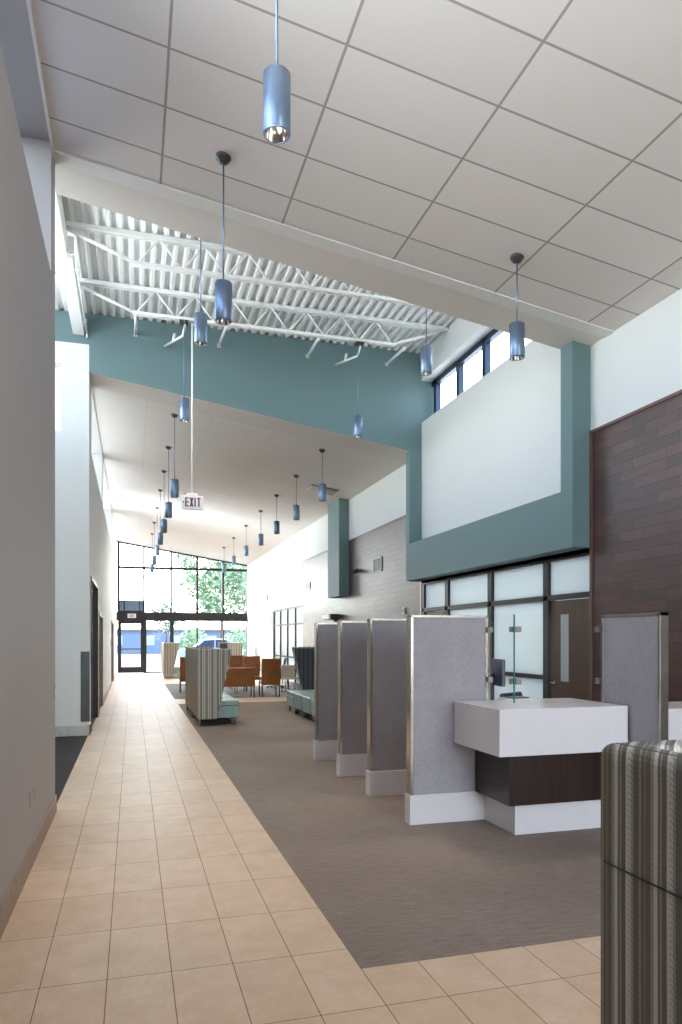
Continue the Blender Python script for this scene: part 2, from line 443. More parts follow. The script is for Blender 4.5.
# ------------------------------------------------------------------ side opening
w = MB(); w.mi = 0
w.box(-1.06, XL, GW, GW+.06, 0, 6.66); w.box(-1.16, -1.06, GW, GW+.4, 0, 6.66); w.box(-3.2, -1.16, GW, GW+.4, 0, 5.16); w.box(-3.2, -1.16, GW, GW+.4, 6.3, 6.66); w.box(-3.2, -2.2, GW, GW+.4, 5.16, 6.3)
struct('wall_alcove', w, M['wall'], 'white end wall of the side opening with a pale grey base', cat='wall')
w = MB(); w.box(-3.35, -3.15, 7.2, 13.2, 0, 5.2); w.box(-3.35, -3.15, 7.2, 7.9, 5.2, 7.3); w.box(-3.35, -3.15, 12.6, 13.2, 5.2, 7.3); w.box(-3.35, -3.15, 7.2, 13.2, 7.1, 7.3)
w.box(-3.35, XL-.44, 7.1, 7.29, 0, 7.3)
struct('wall_alcove', w, M['wall'], 'white side wall of the opening below its high windows', cat='wall')
clere(3, 7.9, 12.6, 5.2, 7.1, 'high window over the side opening', X=-3.25, step=1.2)
fr = MB(); fr.box(-2.2, -1.16, GW+.15, GW+.21, 5.16, 5.21); fr.box(-2.2, -1.16, GW+.15, GW+.21, 6.25, 6.3); fr.box(-2.2, -2.14, GW+.15, GW+.21, 5.16, 6.3)
o = struct('window_4', fr, M['trimwhite'], 'bright window high in the end wall of the side opening', cat='window')
g = MB(); g.box(-2.2, -1.16, GW+.17, GW+.18, 5.16, 6.3); g.build('window_pane', M['winglass'], o)
e = MB(); e.box(-4.0, XL-.46, GE, GE+3.6, 6.40, 6.55)  # unseen eave added to stop a sun patch on the floor
struct('roof_eave', e, M['trimwhite'], 'added low white eave blocking sun at the high window of the side opening', cat='roof')
b = MB(); b.box(-3.15, XL+.01, GW-.014, GW+.01, 0, .18, .003); b.box(XL-.01, XL+.014, GW-.014, 13.28, 0, .18, .003)
struct('baseboard_alcove', b, M['greybase'], 'pale grey tile base of the white end wall', cat='baseboard')
g = MB(); g.box(-.845, XL+.006, GW-.012, GW, .24, 1.43, .002); g.box(XL-.01, XL+.010, GW-.012, GW+.06, .24, 1.43, .002)
tag(g.build('corner_guard', M['greypanel']), 'tall grey steel corner guard on the end wall of the side opening', 'corner guard')

# ------------------------------------------------------------------ teal cross wall over the opening to the lounge
g = MB(); g.mi = 0
zt = 7.185
def ring(y0, y1):
    g.mi = 0
    g.quad((XL, y0, zc(XL)), (XR+.3, y0, zc(XR+.3)), (XR+.3, y0, zt), (XL, y0, zt))
    g.mi = 1
    g.quad((XL, y1, zc(XL)), (XR+.3, y1, zc(XR+.3)), (XR+.3, y1, zt), (XL, y1, zt))
    g.quad((XL, y0, zc(XL)), (XR+.3, y0, zc(XR+.3)), (XR+.3, y1, zc(XR+.3)), (XL, y1, zc(XL)))
    g.quad((XL, y0, zt), (XR+.3, y0, zt), (XR+.3, y1, zt), (XL, y1, zt))
    g.quad((XL, y0, zc(XL)), (XL, y1, zc(XL)), (XL, y1, zt), (XL, y0, zt))
    g.quad((XR+.3, y0, zc(XR+.3)), (XR+.3, y1, zc(XR+.3)), (XR+.3, y1, zt), (XR+.3, y0, zt))
ring(GW, GE)
g.mi = 0; g.box(-3.2, XL-.0005, GW, GE, 6.66, zt)
struct('wall_cross', g, [M['teal'], M['soffit']], 'teal wall across the raised bay above the way into the lounge', cat='wall')

# ------------------------------------------------------------------ wall with the dark cladding and teal portal
w = MB(); w.box(XR, XR+.3, YB, 7.53, 4.18, 5.5)
struct('wall_right', w, M['wall'], 'white upper wall over the dark plank cladding by the counter')
w = MB(); w.box(XR, XR+.3, YB, 7.53, 0, 4.18)
struct('wall_right', w, M['wood'], 'dark plank clad wall beside the service counter')
t = MB(); t.box(XR-.018, XR+.01, YB, 7.53, 4.165, 4.20); t.box(XR-.018, XR+.01, 7.49, 7.53, 0, 4.165)
struct('trim_2', t, M['trimwood'], 'walnut edge trim along the top of the plank cladding by the counter', cat='trim')
w = MB(); w.box(XR, XR+.24, 7.53, GW, 2.72, 5.85)
struct('wall_right', w, M['wall'], 'white wall panel framed by the teal portal')
w = MB(); w.box(XR, XR+.4, NE-.7, GW, 6.66, 7.30)
struct('trim_3', w, M['wall'], 'white header over the high windows of the raised bay', cat='trim')
w = MB(); w.box(XR+.22, XR+.4, NE-.7, GW+.1, 5.3, 5.85)
struct('trim_4', w, M['wall'], 'sill wall under the high windows of the raised bay', cat='trim')
fr = MB(); X = XR+.26
fr.box(X-.05, X+.05, 7.2, GW, 6.56, 6.66); fr.box(X-.05, X+.05, 7.2, GW, 5.85, 5.93)
for yy in (12.70, 11.70, 10.71, 9.72, 8.73, 7.74): fr.box(X-.05, X+.05, yy-.06, yy+.06, 5.85, 6.66)
o = struct('window_5', fr, M['navyframe'], 'row of high windows with dark blue frames above the white panel', cat='window')
g = MB(); g.box(X-.005, X+.005, 7.2, GW, 5.85, 6.66); g.build('window_pane', M['winglass'], o)
pt = MB(); pt.box(5.143, XR, 7.53, 7.78, 2.77, zc(5.143)+.03); pt.box(5.143, XR, 7.78, GW, 2.77, 3.487); pt.box(5.143, XR, GW, 13.03, 2.77, zc(5.143)+.03)
struct('wall_portal', pt, M['teal'], 'projecting teal portal around the white wall panel', cat='wall')
# glazed office front under the portal
fr = MB(); X = XR+.06
fr.box(X-.06, X+.06, 7.53, 12.89, 2.69, 2.77)
fr.box(X-.06, X+.06, 7.53, 12.89, 2.165, 2.235); 
for a, c in ((12.75, 12.86), (11.66, 11.79), (10.05, 10.18), (8.47, 8.59)): fr.box(X-.06, X+.06, a, c, 0, 2.70)
fr.box(X-.05, X+.05, 8.59, 11.66, 1.09, 1.15); fr.box(X-.06, X+.06, 8.59, 11.66, 0, .12)
o = struct('window_6', fr, M['blackmetal'], 'dark framed frosted office front under the teal portal', cat='window')
for a, c, z0, z1 in ((11.79, 12.75, 2.235, 2.69), (10.18, 11.66, 2.235, 2.69), (8.59, 10.05, 2.235, 2.69), (7.53, 8.47, 2.235, 2.69), (10.18, 11.66, 1.15, 2.165), (8.59, 10.05, 1.15, 2.165), (10.18, 11.66, .12, 1.09), (8.59, 10.05, .12, 1.09)):
    g = MB(); g.box(X-.012, X+.012, a, c, z0, z1); g.build('frosted_pane', M['frost'], o)
bl = MB(); bl.box(XR-.004, XR+.14, 12.87, 12.93, 0, 2.77); bl.build('end_trim', M['brushed'], o)
for i, (a, c, lab) in enumerate(((7.55, 8.45, 'walnut door with a narrow glass light behind the counter glass'), (11.80, 12.74, 'walnut door at the lounge end of the office front'))):
    dr = MB(); dr.box(X-.03, X+.02, a+.01, c-.01, .01, 2.155, .002)
    o = struct('door_%d' % (i+4), dr, M['doorwood'], lab, cat='door')
    g = MB(); ym = (a+c)/2+.12; g.box(X-.034, X+.024, ym-.085, ym+.085, 1.09, 1.97); g.build('vision_light', M['frost'], o)
    hd = MB(); yh = c-.09
    hd.tube((X-.03, yh, 1.06), (X-.09, yh, 1.06), .014); hd.tube((X-.085, yh, 1.06), (X-.085, yh-.12, 1.06), .011); hd.tube((X-.03, yh, 1.06), (X-.036, yh, 1.06), .028)
    hd.build('door_handle', M['chrome'], o)
dr = MB(); dr.box(XR-.03, XR+.02, 32.15, 33.25, 0, 2.75, .004)
o = struct('door_7', dr, mottled('beige_door_paint', (206, 194, 176), .5, amt=.02), 'tall beige flush door in the white lounge wall by the street windows', cat='door')
hd = MB(); hd.tube((XR-.03, 32.3, 1.0), (XR-.09, 32.3, 1.0), .012); hd.tube((XR-.085, 32.3, 1.0), (XR-.085, 32.44, 1.0), .011); hd.build('door_handle', M['brushed'], o)
# lounge part of the wall
w = MB(); w.box(XR, XR+.3, 12.89, 22.9, 0, 4.18)
struct('wall_right', w, M['wood'], 'plank clad wall of the lounge shining with window glare')
w = MB(); w.box(XR, XR+.3, 12.89, 22.9, 4.18, 5.5)
struct('wall_right', w, M['wall'], 'white upper wall over the lounge cladding')
t = MB(); t.box(XR-.012, XR+.01, 13.03, 17.7, 4.168, 4.195); t.box(XR-.012, XR+.01, 18.8, 22.9, 4.168, 4.195); 
struct('trim_5', t, M['trimwood'], 'walnut edge trim along the top of the lounge cladding', cat='trim')
w = MB(); w.box(XR, XR+.3, 22.9, 28.15, 2.75, 5.5); w.box(XR, XR+.3, 28.15, YF+.2, 0, 5.5)
struct('wall_right', w, M['wall'], 'white lounge wall with office windows near the street end')
bx = MB(); bx.box(5.13, XR, 17.7, 18.8, 2.75, zc(5.13)+.03)
struct('wall_box', bx, M['teal'], 'hanging teal wall box on the lounge cladding', cat='wall')
fr = MB(); X = XR+.08
fr.box(X-.05, X+.05, 22.9, 28.15, 2.69, 2.75); fr.box(X-.05, X+.05, 22.9, 28.15, 2.12, 2.18); fr.box(X-.05, X+.05, 22.9, 28.15, .95, 1.0); fr.box(X-.05, X+.05, 22.9, 28.15, 0, .1)
for yy in (22.95, 24.25, 25.55, 26.85, 28.1): fr.box(X-.06, X+.06, yy-.05, yy+.05, 0, 2.75)
o = struct('window_7', fr, M['blackmetal'], 'dark framed office windows in the white lounge wall', cat='window')
g = MB(); g.box(X-.01, X+.01, 22.9, 28.15, 0, 2.75); g.build('window_pane', M['frost'], o)

# ------------------------------------------------------------------ unseen back wall: glazed opening added to let fill daylight in
fr = MB()
for xx in (XL, .5, 1.73, 2.95, 4.17, XR): fr.box(xx-.04, xx+.04, YB-.05, YB+.05, 0, zc(xx))
fr.box(XL, XR, YB-.05, YB+.05, 2.5, 2.6); fr.box(XL, XR, YB-.05, YB+.05, 0, .1)
w = MB(); w.box(XL-.44, 1.73, YB-.2, YB-.06, 0, 6.6)  # solid part added to keep light off the near grey wall
struct('wall_back', w, M['wall'], 'white wall beside the added glazing behind the viewpoint')
o = struct('window_8', fr, M['blackmetal'], 'added glazing frame behind the viewpoint letting daylight in', cat='window')

# ------------------------------------------------------------------ street window wall
fr = MB()
xs = (-.63, .52, 1.77, 2.99, 4.23, 5.43)
def ztop(x): return zc(x)+.02
for k, xx in enumerate(xs):
    wd = .06 if k in (0, 5) else .05
    fr.box(xx-wd, xx+wd, YF-.06, YF+.06, 2.86, ztop(xx))
fr.box(-.68, 5.46, YF-.05, YF+.05, 4.92, 5.03)
fr.prism([(-.7, zc(-.7)-.06), (5.46, zc(5.46)-.06), (5.46, zc(5.46)+.05), (-.7, zc(-.7)+.05)], 'y', YF-.07, YF+.07)
fr.box(-.71, 5.46, YF-.10, YF+.10, 2.47, 2.88)
for xx, wd in ((.58, .06), (1.80, .09), (2.99, .035), (4.23, .035), (5.42, .05)): fr.box(xx-wd, xx+wd, YF-.06, YF+.06, 0, 2.5)
fr.box(.55, 5.46, YF-.05, YF+.05, 0, .06)
fr.box(-.68, .52, YF-.05, YF+.05, 3.36, 3.42); fr.box(-.68, .52, YF-.05, YF+.05, 2.86, 2.94); fr.box(-.4, -.34, YF-.05, YF+.05, 2.9, 3.4); fr.box(.3, .34, YF-.05, YF+.05, 2.9, 3.4)
o = struct('window_9', fr, M['blackmetal'], 'tall sloping street window wall with dark mullions', cat='window')
g = MB(); g.prism([(-.68, 2.88), (5.44, 2.88), (5.44, zc(5.44)), (-.68, zc(-.68))], 'y', YF-.008, YF+.008); g.box(.6, 5.4, YF-.008, YF+.008, .06, 2.47)
g.build('window_pane', M['winglass'], o)
g = MB(); g.box(-.34, .30, YF-.03, YF+.03, 2.94, 3.36); g.box(-.62, -.40, YF-.03, YF+.03, 2.94, 3.36); g.box(.34, .50, YF-.03, YF+.03, 2.94, 3.36); g.build('transom_panel', M['bluewall'], o)
dr = MB(); dr.box(-.66, -.50, YF-.04, YF+.04, .02, 2.47); dr.box(.37, .54, YF-.04, YF+.04, .02, 2.47); dr.box(-.5, .37, YF-.04, YF+.04, .02, .30); dr.box(-.5, .37, YF-.04, YF+.04, 2.33, 2.47); dr.box(-.5, .37, YF-.04, YF+.04, 1.12, 1.17)
o = struct('door_6', dr, M['blackmetal'], 'dark framed glass street door at the end of the tiled walkway', cat='door')
g = MB(); g.box(-.5, .37, YF-.006, YF+.006, .3, 2.33); g.build('window_pane', M['winglass'], o)
hb = MB(); hb.tube((-.45, YF-.09, 1.05), (.33, YF-.09, 1.05), .018); hb.tube((-.45, YF-.09, 1.05), (-.45, YF-.04, 1.05), .014); hb.tube((.33, YF-.09, 1.05), (.33, YF-.04, 1.05), .014); hb.build('push_bar', M['brushed'], o)

# ------------------------------------------------------------------ joists, beam and conduits in the raised bay
def joist(y, label, x0=-1.0, x1=5.39):
    t = thing('bar_joist', label, 'joist', ((x0+x1)/2, y, 6.75), group='open steel joists under the deck')
    a = MB(); a.box(x0-.3, x1, y-.055, y-.008, 7.12, 7.18); a.box(x0-.3, x1, y+.008, y+.055, 7.12, 7.18); a.build('top_chord', M['deck'], t, off=t.location)
    a = MB(); a.box(x0+1.0, x1-1.0, y-.045, y-.008, 6.74, 6.785); a.box(x0+1.0, x1-1.0, y+.008, y+.045, 6.74, 6.785); a.build('bottom_chord', M['deck'], t, off=t.location)
    a = MB(); a.tube((x0+.1, y, 7.13), (x0+1.05, y, 6.765), .026, n=8); a.tube((x1-.1, y, 7.13), (x1-1.05, y, 6.765), .026, n=8)
    n = 7; L = (x1-1.05)-(x0+1.05)
    for i in range(n):
        xa = x0+1.05+L*i/n; xb = xa+L/n
        a.tube((xa, y, 6.765), ((xa+xb)/2, y, 7.15), .013, n=6); a.tube(((xa+xb)/2, y, 7.15), (xb, y, 6.765), .013, n=6)
    a.build('web', M['deck'], t, off=t.location)
    return t
joist(11.65, 'white open web joist next to the teal cross wall')
joist(10.11, 'white open web joist in the middle of the raised bay')
joist(8.57, 'white open web joist next to the plain soffit band')
t = thing('roof_beam', 'white steel beam with a conduit under the deck beside the teal cross wall', 'beam', (-.87, 11.5, 6.8))
a = MB(); a.box(-.965, -.785, 10.3, GW, 6.80, 7.06, .006); a.box(-.99, -.76, 10.28, 10.31, 6.86, 7.10); a.build('beam_body', M['deck'], t, off=t.location)
a = MB(); a.tube((-.745, 10.35, 6.83), (-.745, GW-.06, 6.83), .014, n=8); a.tube((-.745, GW-.06, 6.83), (-.745, GW-.03, 6.76), .014, n=8); a.box(-.79, -.72, 10.6, 10.63, 6.81, 6.86); a.box(-.79, -.72, 12.3, 12.33, 6.81, 6.86); a.build('conduit', M['deck'], t, off=t.location)
a = MB(); a.box(-1.35, -.845, NE, 10.28, 6.80, 7.15, .006)
struct('trim_6', a, M['deck'], 'broad white steel header under the deck before the beam', cat='trim')
for x0, x1, z0, lab in ((.05, .05, 6.765, 'upright white brace on the teal wall next to the steel beam'), (1.465, 1.487, 6.735, 'short white brace on the teal wall between the EXIT pole and the bent conduit'), (3.02, 3.115, 6.73, 'slanted white brace on the teal wall just before the bent conduit of the middle pendant'), (4.58, 4.675, 6.75, 'slanted white brace on the teal wall below the high windows')):
    a = MB(); a.tube((x0, 11.68, z0), (x1, GW-.01, z0+.155), .024, n=8); a.box(x1-.03, x1+.03, GW-.012, GW, z0+.125, z0+.185)
    tag(a.build('wall_brace', M['deck']), lab, 'brace', 'braces from the last joist to the teal wall')
for k, (xx, lab) in enumerate(((.79, 'bent white conduit above the pendant by the EXIT sign'), (3.74, 'bent white conduit above the pendant on the teal wall'))):
    dx = (-.245, -.10)[k]
    a = MB(); a.path([(xx+.02, 11.65, 6.69), (xx-.01, 11.72, 6.53), (xx+dx, GW-.02, 6.77)], .019); a.path([(xx-.01+dx*.5, 12.3, 6.655), (xx+.02+dx*.5, 12.32, 6.79)], .025)
    tag(a.build('bent_conduit', M['deck']), lab, 'conduit')
    a = MB(); a.box(xx-.07, xx+.07, 11.59, 11.71, 6.69, 6.735, .004)
    tag(a.build('mounting_channel', M['canopy']), 'grey mounting channel carrying the pendant under the last joist, ' + ('walkway side' if k == 0 else 'counter side'), 'mounting channel')

# ------------------------------------------------------------------ pendants
R_ = .0775; HH = .345
def pendant_proto(L, label, loc, canopy=True):
    t = thing('pendant_light', label, 'pendant light', loc, group='slate blue cylinder pendants')
    a = MB(); a.lathe([(0, .345), (R_-.008, .345), (R_, .337), (R_, .006), (R_-.004, 0), (R_-.012, 0), (R_-.012, .04)], 32); a.build('lamp_housing', M['pend'], t)
    a = MB(); a.lathe([(R_-.012, .002), (R_-.018, .03), (.034, .085), (.03, .085)], 28); a.build('reflector', M['chrome'], t)
    a = MB(); a.lathe([(0, .072), (.02, .074), (.033, .084), (.033, .09), (0, .09)], 20); a.build('lamp_lens', M['lamp'], t)
    a = MB(); a.tube((0, 0, .345), (0, 0, L), .0075, n=10); a.tube((0, 0, .345), (0, 0, .37), .014, n=12); a.build('suspension_rod', M['pend'], t)
    if canopy:
        a = MB(); a.lathe([(0, L-.055), (.045, L-.05), (.052, L-.02), (.068, L-.018), (.068, L+.012), (0, L+.012)], 24); a.build('canopy', M['canopy'], t)
    ld = bpy.data.lights.new('pendant_lamp', 'SPOT'); ld.energy = 90; ld.color = (1, .84, .66); ld.spot_size = 1.15; ld.spot_blend = .6; ld.shadow_soft_size = .03
    lo = bpy.data.objects.new('pendant_lamp', ld); COL.objects.link(lo); lo.parent = t; lo.location = (0, 0, .06)
    return t
X1, X2 = .78, 3.72
ords = ['first', 'second', 'third', 'fourth', 'fifth', 'sixth', 'seventh']
L1 = zc(X1); L2 = zc(X2)
pendant_proto(L1-4.492, 'slate blue pendant over the walkway closest to the viewer, its canopy out of sight', (X1, 3.95, 4.492))
pendant_proto(L1-4.487, 'slate blue pendant over the walkway hanging from the tile ceiling by the plain soffit', (X1, 6.40, 4.487))
pendant_proto(L2-4.48, 'slate blue pendant over the counter side with its round canopy at the tile ceiling edge', (X2, 6.39, 4.48))
pendant_proto(6.74-5.165, 'slate blue pendant under the steel deck over the walkway, beside the soffit pendant', (X1, 8.60, 5.165), False)
pendant_proto(7.13-5.15, 'slate blue pendant under the steel deck just below the high windows', (X2, 8.70, 5.145), False)
pendant_proto(6.67-5.08, 'slate blue pendant before the teal wall beside the EXIT sign pole', (X1, 11.45, 5.08), False)
pendant_proto(6.67-5.12, 'slate blue pendant on a thin rod against the middle of the teal wall', (X2, 11.66, 5.12), False)
YS = (14.06, 16.46, 18.85, 21.3, 24.2, 27.3, 30.3)
pl = pr = None
for i, y in enumerate(YS):
    la = '%s slate blue pendant from the teal wall in the lounge row along the walkway' % ords[i]
    lb = '%s slate blue pendant from the teal wall in the lounge row along the clad wall' % ords[i]
    if i == 0:
        pl = pendant_proto(L1-4.365, la, (X1, y, 4.365)); pr = pendant_proto(L2-4.455, lb, (X2, y, 4.455))
        pl['group'] = 'lounge pendants along the walkway'; pr['group'] = 'lounge pendants along the clad wall'
    else:
        dup(pl, (X1, y, 4.365), label=la); dup(pr, (X2, y, 4.455), label=lb)

# ------------------------------------------------------------------ EXIT sign on its pole
t = thing('exit_sign', 'white EXIT sign with red arrow hanging on a long white pole', 'exit sign', (.92, 11.65, 3.72))
a = MB(); a.box(-.172, .172, -.03, .03, 0, .225, .008); a.build('sign_body', M['whiteplastic'], t)
a = MB(); a.box(-.085, .085, -.028, .028, .225, .262, .006); a.tube((0, 0, .26), (0, 0, 3.06), .014); a.build('pole', M['deck'], t)
def letters(mb, x, z, h, wd, st, y0, y1, word):
    for ch in word:
        if ch == 'E':
            mb.box(x, x+st, y0, y1, z, z+h)
            for zz in (z, z+h/2-st*.4, z+h-st*.8): mb.box(x, x+wd, y0, y1, zz, zz+st*.8)
        elif ch == 'X':
            mb.prism([(x, z), (x+st*1.1, z), (x+wd, z+h), (x+wd-st*1.1, z+h)], 'y', y0, y1); mb.prism([(x+wd-st*1.1, z), (x+wd, z), (x+st*1.1, z+h), (x, z+h)], 'y', y0, y1)
        elif ch == 'I':
            mb.box(x, x+st, y0, y1, z, z+h); x -= wd-st*1.3
        elif ch == 'T':
            mb.box(x, x+wd, y0, y1, z+h-st*.8, z+h); mb.box(x+wd/2-st/2, x+wd/2+st/2, y0, y1, z, z+h)
        x += wd+.014
    return mb
letters(MB(), -.112, .045, .145, .058, .022, -.0325, -.03, 'EXIT').build('lettering', M['red'], t)
a = MB(); a.prism([(-.152, .115), (-.130, .092), (-.130, .138)], 'y', -.0325, -.03); a.build('arrow', M['red'], t)
t = thing('exit_sign', 'small white EXIT sign above the glass street door', 'exit sign', (-.03, YF-.13, 2.6))
a = MB(); a.box(-.19, .19, -.025, .025, 0, .2, .006); a.build('sign_body', M['whiteplastic'], t)
letters(MB(), -.118, .04, .12, .056, .018, -.028, -.025, 'EXIT').build('lettering', M['red'], t)

# ------------------------------------------------------------------ partitions
ZP = 1.865
def partition(y, label, xw=.8, x0=2.37, grp='fabric partitions along the counters'):
    t = thing('partition_screen', label, 'partition', (x0, y, 0), group=grp)
    w = xw; th = .105
    a = MB(); a.box(.025, w-.03, .006, th-.006, .26, ZP-.02); a.build('fabric_panel', M['panel'], t)
    a = MB(); a.box(.0, .028, 0, th, .26, ZP, .002); a.box(w-.032, w, 0, th, .26, ZP, .002); a.box(.0, w, 0, th, ZP-.022, ZP, .002); a.build('steel_edge', M['chrome'], t)
    a = MB(); a.box(-.012, w, -.012, th+.012, 0, .262, .003); a.build('plinth', M['quartz'], t)
    return t
p1 = partition(5.89, 'grey fabric partition touching the white counter', .765)
for k, (y, lab) in enumerate(((7.06, 'second grey fabric partition from the white counter'), (8.18, 'third grey fabric partition from the white counter'), (9.34, 'fourth grey fabric partition from the white counter'))):
    dup(p1, (2.385, y, 0), label=lab)
t = thing('partition_screen', 'pale grey partition at the plank wall end of the counter', 'partition', (4.0, 4.69, 0), group='fabric partitions along the counters')
a = MB(); a.box(.006, .075, .025, .72, .26, ZP-.025); a.build('fabric_panel', M['panel'], t)
a = MB(); a.box(0, .081, 0, .03, .26, ZP, .002); a.box(0, .081, .715, .745, .26, ZP, .002); a.box(0, .081, 0, .745, ZP-.028, ZP, .002); a.build('steel_edge', M['brushed'], t)
a = MB(); a.box(-.008, .089, -.01, .745, 0, .262, .003); a.build('plinth', M['quartz'], t)

# ------------------------------------------------------------------ service counter
CZ = 1.092
t = thing('service_counter', 'white quartz counter on a dark espresso base between two partitions', 'counter', (3.12, 5.43, 0))
a = MB(); a.box(2.785, 3.985, 5.05, 5.882, .715, CZ, .004); a.build('countertop', M['quartz'], t, off=t.location)
a = MB(); a.box(3.0, 3.985, 5.275, 5.882, .262, .715, .002); a.build('base_cabinet', M['ebony'], t, off=t.location)
a = MB(); a.box(3.09, 3.985, 5.34, 5.875, 0, .262, .002); a.build('plinth', M['quartz'], t, off=t.location)
t = thing('glass_screen', 'clear glass guard with steel clips standing on the white counter', 'glass screen', (3.19, 5.53, CZ))
a = MB(); a.prism([(3.184, 5.538), (3.191, 5.538), (3.152, 5.878), (3.145, 5.878)], 'z', CZ+.001, 1.866); a.build('glass_pane', M['glass'], t, off=t.location)
a = MB(); a.prism([(3.196, 5.523), (3.992, 5.43), (3.993, 5.437), (3.197, 5.53)], 'z', CZ+.001, 1.866); a.build('glass_pane', M['glass'], t, off=t.location)
a = MB(); a.box(3.187, 3.195, 5.522, 5.536, CZ+.001, 1.866); a.build('glass_edge', M['glassedge'], t, off=t.location)
for z in (1.28, 1.735):
    a = MB(); a.box(3.176, 3.2, 5.545, 5.59, z-.025, z+.025, .002); a.box(3.20, 3.25, 5.506, 5.53, z-.025, z+.025, .002); a.build('corner_clip', M['brushed'], t, off=t.location)
    a = MB(); a.box(3.11, 3.155, 5.84, 5.888, z-.025, z+.025, .002); a.build('wall_clip', M['brushed'], t, off=t.location)
    a = MB(); a.box(3.95, 3.998, 5.42, 5.46, z-.025, z+.025, .002); a.build('wall_clip', M['brushed'], t, off=t.location)
a = MB(); a.tube((3.195, 6.0, .0), (3.195, 6.0, 1.75), .028, n=16)
tag(a.build('steel_post', M['brushed']), 'slim steel post standing behind the partition by the counter glass', 'post')
# desk behind the glass
t = thing('office_desk', 'white desk behind the counter glass carrying the monitor', 'desk', (3.75, 6.4, 0))
a = MB(); a.box(3.28, 4.35, 6.02, 6.72, .72, .755, .004); a.build('desk_top', M['quartz'], t, off=t.location)
for xx in (3.32, 4.31):
    for yy in (6.06, 6.68):
        a = MB(); a.box(xx-.025, xx+.025, yy-.025, yy+.025, 0, .72); a.build('leg', M['brushed'], t, off=t.location)
t = thing('monitor', 'dark blue-grey monitor seen from behind through the counter glass', 'monitor', (3.435, 6.32, .755), rz=math.radians(80))
a = MB(); a.box(-.25, .25, -.02, .02, .44, .70, .008); a.build('screen_case', M['navyplastic'], t)
a = MB(); a.box(-.24, .24, -.0215, -.02, .45, .69); a.build('screen', M['black'], t)
a = MB(); a.box(-.035, .035, .02, .07, .02, .55, .006); a.build('stand', M['black'], t)
a = MB(); a.box(-.12, .12, -.06, .12, 0, .02, .004); a.build('foot', M['black'], t)
t = thing('desk_printer', 'small white printer beside the monitor behind the glass', 'printer', (3.72, 6.42, .755))
a = MB(); a.box(-.14, .14, -.12, .12, 0, .30, .015); a.build('printer_body', M['whiteplastic'], t)
a = MB(); a.box(-.10, .10, -.1, .04, .30, .312, .003); a.build('scanner_lid', M['greypanel'], t)
def task_chair(loc, rz, label, mat, ztop=1.0):
    t = thing('task_chair', label, 'chair', loc, rz)
    a = MB()
    for k in range(5):
        an = 2*PI*k/5; a.tube((0, 0, .09), (.28*math.cos(an), .28*math.sin(an), .06), .02, .014, 8); a.ball((.28*math.cos(an), .28*math.sin(an), .03), .03, 8)
    a.tube((0, 0, .07), (0, 0, .42), .026); a.build('star_base', M['black'], t)
    a = MB(); a.box(-.24, .24, -.24, .24, .42, .49, .03, 3); a.build('seat', mat, t)
    a = MB(); a.box(-.22, .22, .22, .27, .58, ztop, .025, 3, Matrix.Rotation(math.radians(-10), 3, 'X'), (0, .24, .55)); a.tube((0, .2, .45), (0, .27, .7), .02); a.build('backrest', mat, t)
    return t
task_chair((4.35, 7.05, 0), .5, 'grey task chair behind the pale partition and counter glass', M['greypanel'], 1.04)
# next counter beyond the pale partition
t = thing('service_counter', 'white counter on the plank wall side of the pale partition', 'counter', (4.8, 5.2, 0))
a = MB(); a.box(4.10, 5.39, 4.88, 5.43, .70, 1.075, .004); a.build('countertop', M['quartz'], t, off=t.location)
a = MB(); a.box(4.10, 5.39, 5.05, 5.43, 0, .70, .002); a.build('base_cabinet', M['ebony'], t, off=t.location)
a = MB(); a.box(4.12, 4.24, 5.0, 5.08, 1.0755, 1.09, .004); a.box(4.16, 4.22, 5.02, 5.07, 1.088, 1.10, .004)
tag(a.build('pen_tray', M['black']), 'black pen tray on the counter past the pale partition', 'tray')

# ------------------------------------------------------------------ high-back booths
BL = 3.3; BD = .77; BT = .085; BH = 1.459
def booth(label, loc, rz, seats=4):
    t = thing('high_back_booth', label, 'booth', loc, rz, group='striped high-back booths')
    a = MB(); a.box(0, BT, 0, BL, .13, BH, .028, 4); a.build('back_shell', M['stripe'], t)
    for y0 in (0, BL-BT):
        a = MB(); a.prism([(.03, .13), (.36, .13), (.645, BH), (.03, BH)], 'y', y0, y0+BT, .026, 4); a.build('wing_panel', M['stripe'], t)
    a = MB(); a.box(BT-.004, BT+.022, BT, BL-BT, .40, BH-.035, .008)
    a.prism([(BT, .40), (.385, .40), (.59, BH-.04), (BT, BH-.04)], 'y', BT-.004, BT+.016); a.prism([(BT, .40), (.385, .40), (.59, BH-.04), (BT, BH-.04)], 'y', BL-BT-.016, BL-BT+.004); a.build('inner_lining', M['lining'], t)
    a = MB(); a.tube((-.0015, .03, 1.235), (-.0015, BL-.03, 1.235), .0018, n=6); a.tube((.028, .03, BH-.003), (.028, BL-.03, BH-.003), .004, n=6); a.tube((.03, .002, 1.235), (.53, .002, 1.235), .0018, n=6); a.build('seam_piping', M['black'], t)
    sw = (BL-2*BT)/seats
    for k in range(seats):
        y0 = BT+sw*k
        a = MB(); a.box(BT+.02, BD+.01, y0+.04, y0+sw-.04, .14, .36, .015, 3); a.box(BT+.02, BD+.015, y0+.036, y0+sw-.036, .362, .465, .025, 3); s = a.build('seat', M['seafoam'], t)
        for yy in (y0+.08, y0+sw-.08):
            a = MB(); a.tube((BD-.06, yy, 0), (BD-.06, yy, .145), .018, .022); a.build('leg', M['brushed'], t)
    for yy in (.06, BL/2, BL-.06):
        a = MB(); a.tube((.045, yy, 0), (.045, yy, .14), .018, .022); a.build('leg', M['brushed'], t)
    return t
b0 = booth('grey striped high-back booth close by the viewer, its corner filling the picture edge', (.862, 1.19-BL, 0), 0)
dup(b0, (1.17, 13.5, 0), 0, 'striped high-back booth with a seafoam seat beside the tiled walkway')
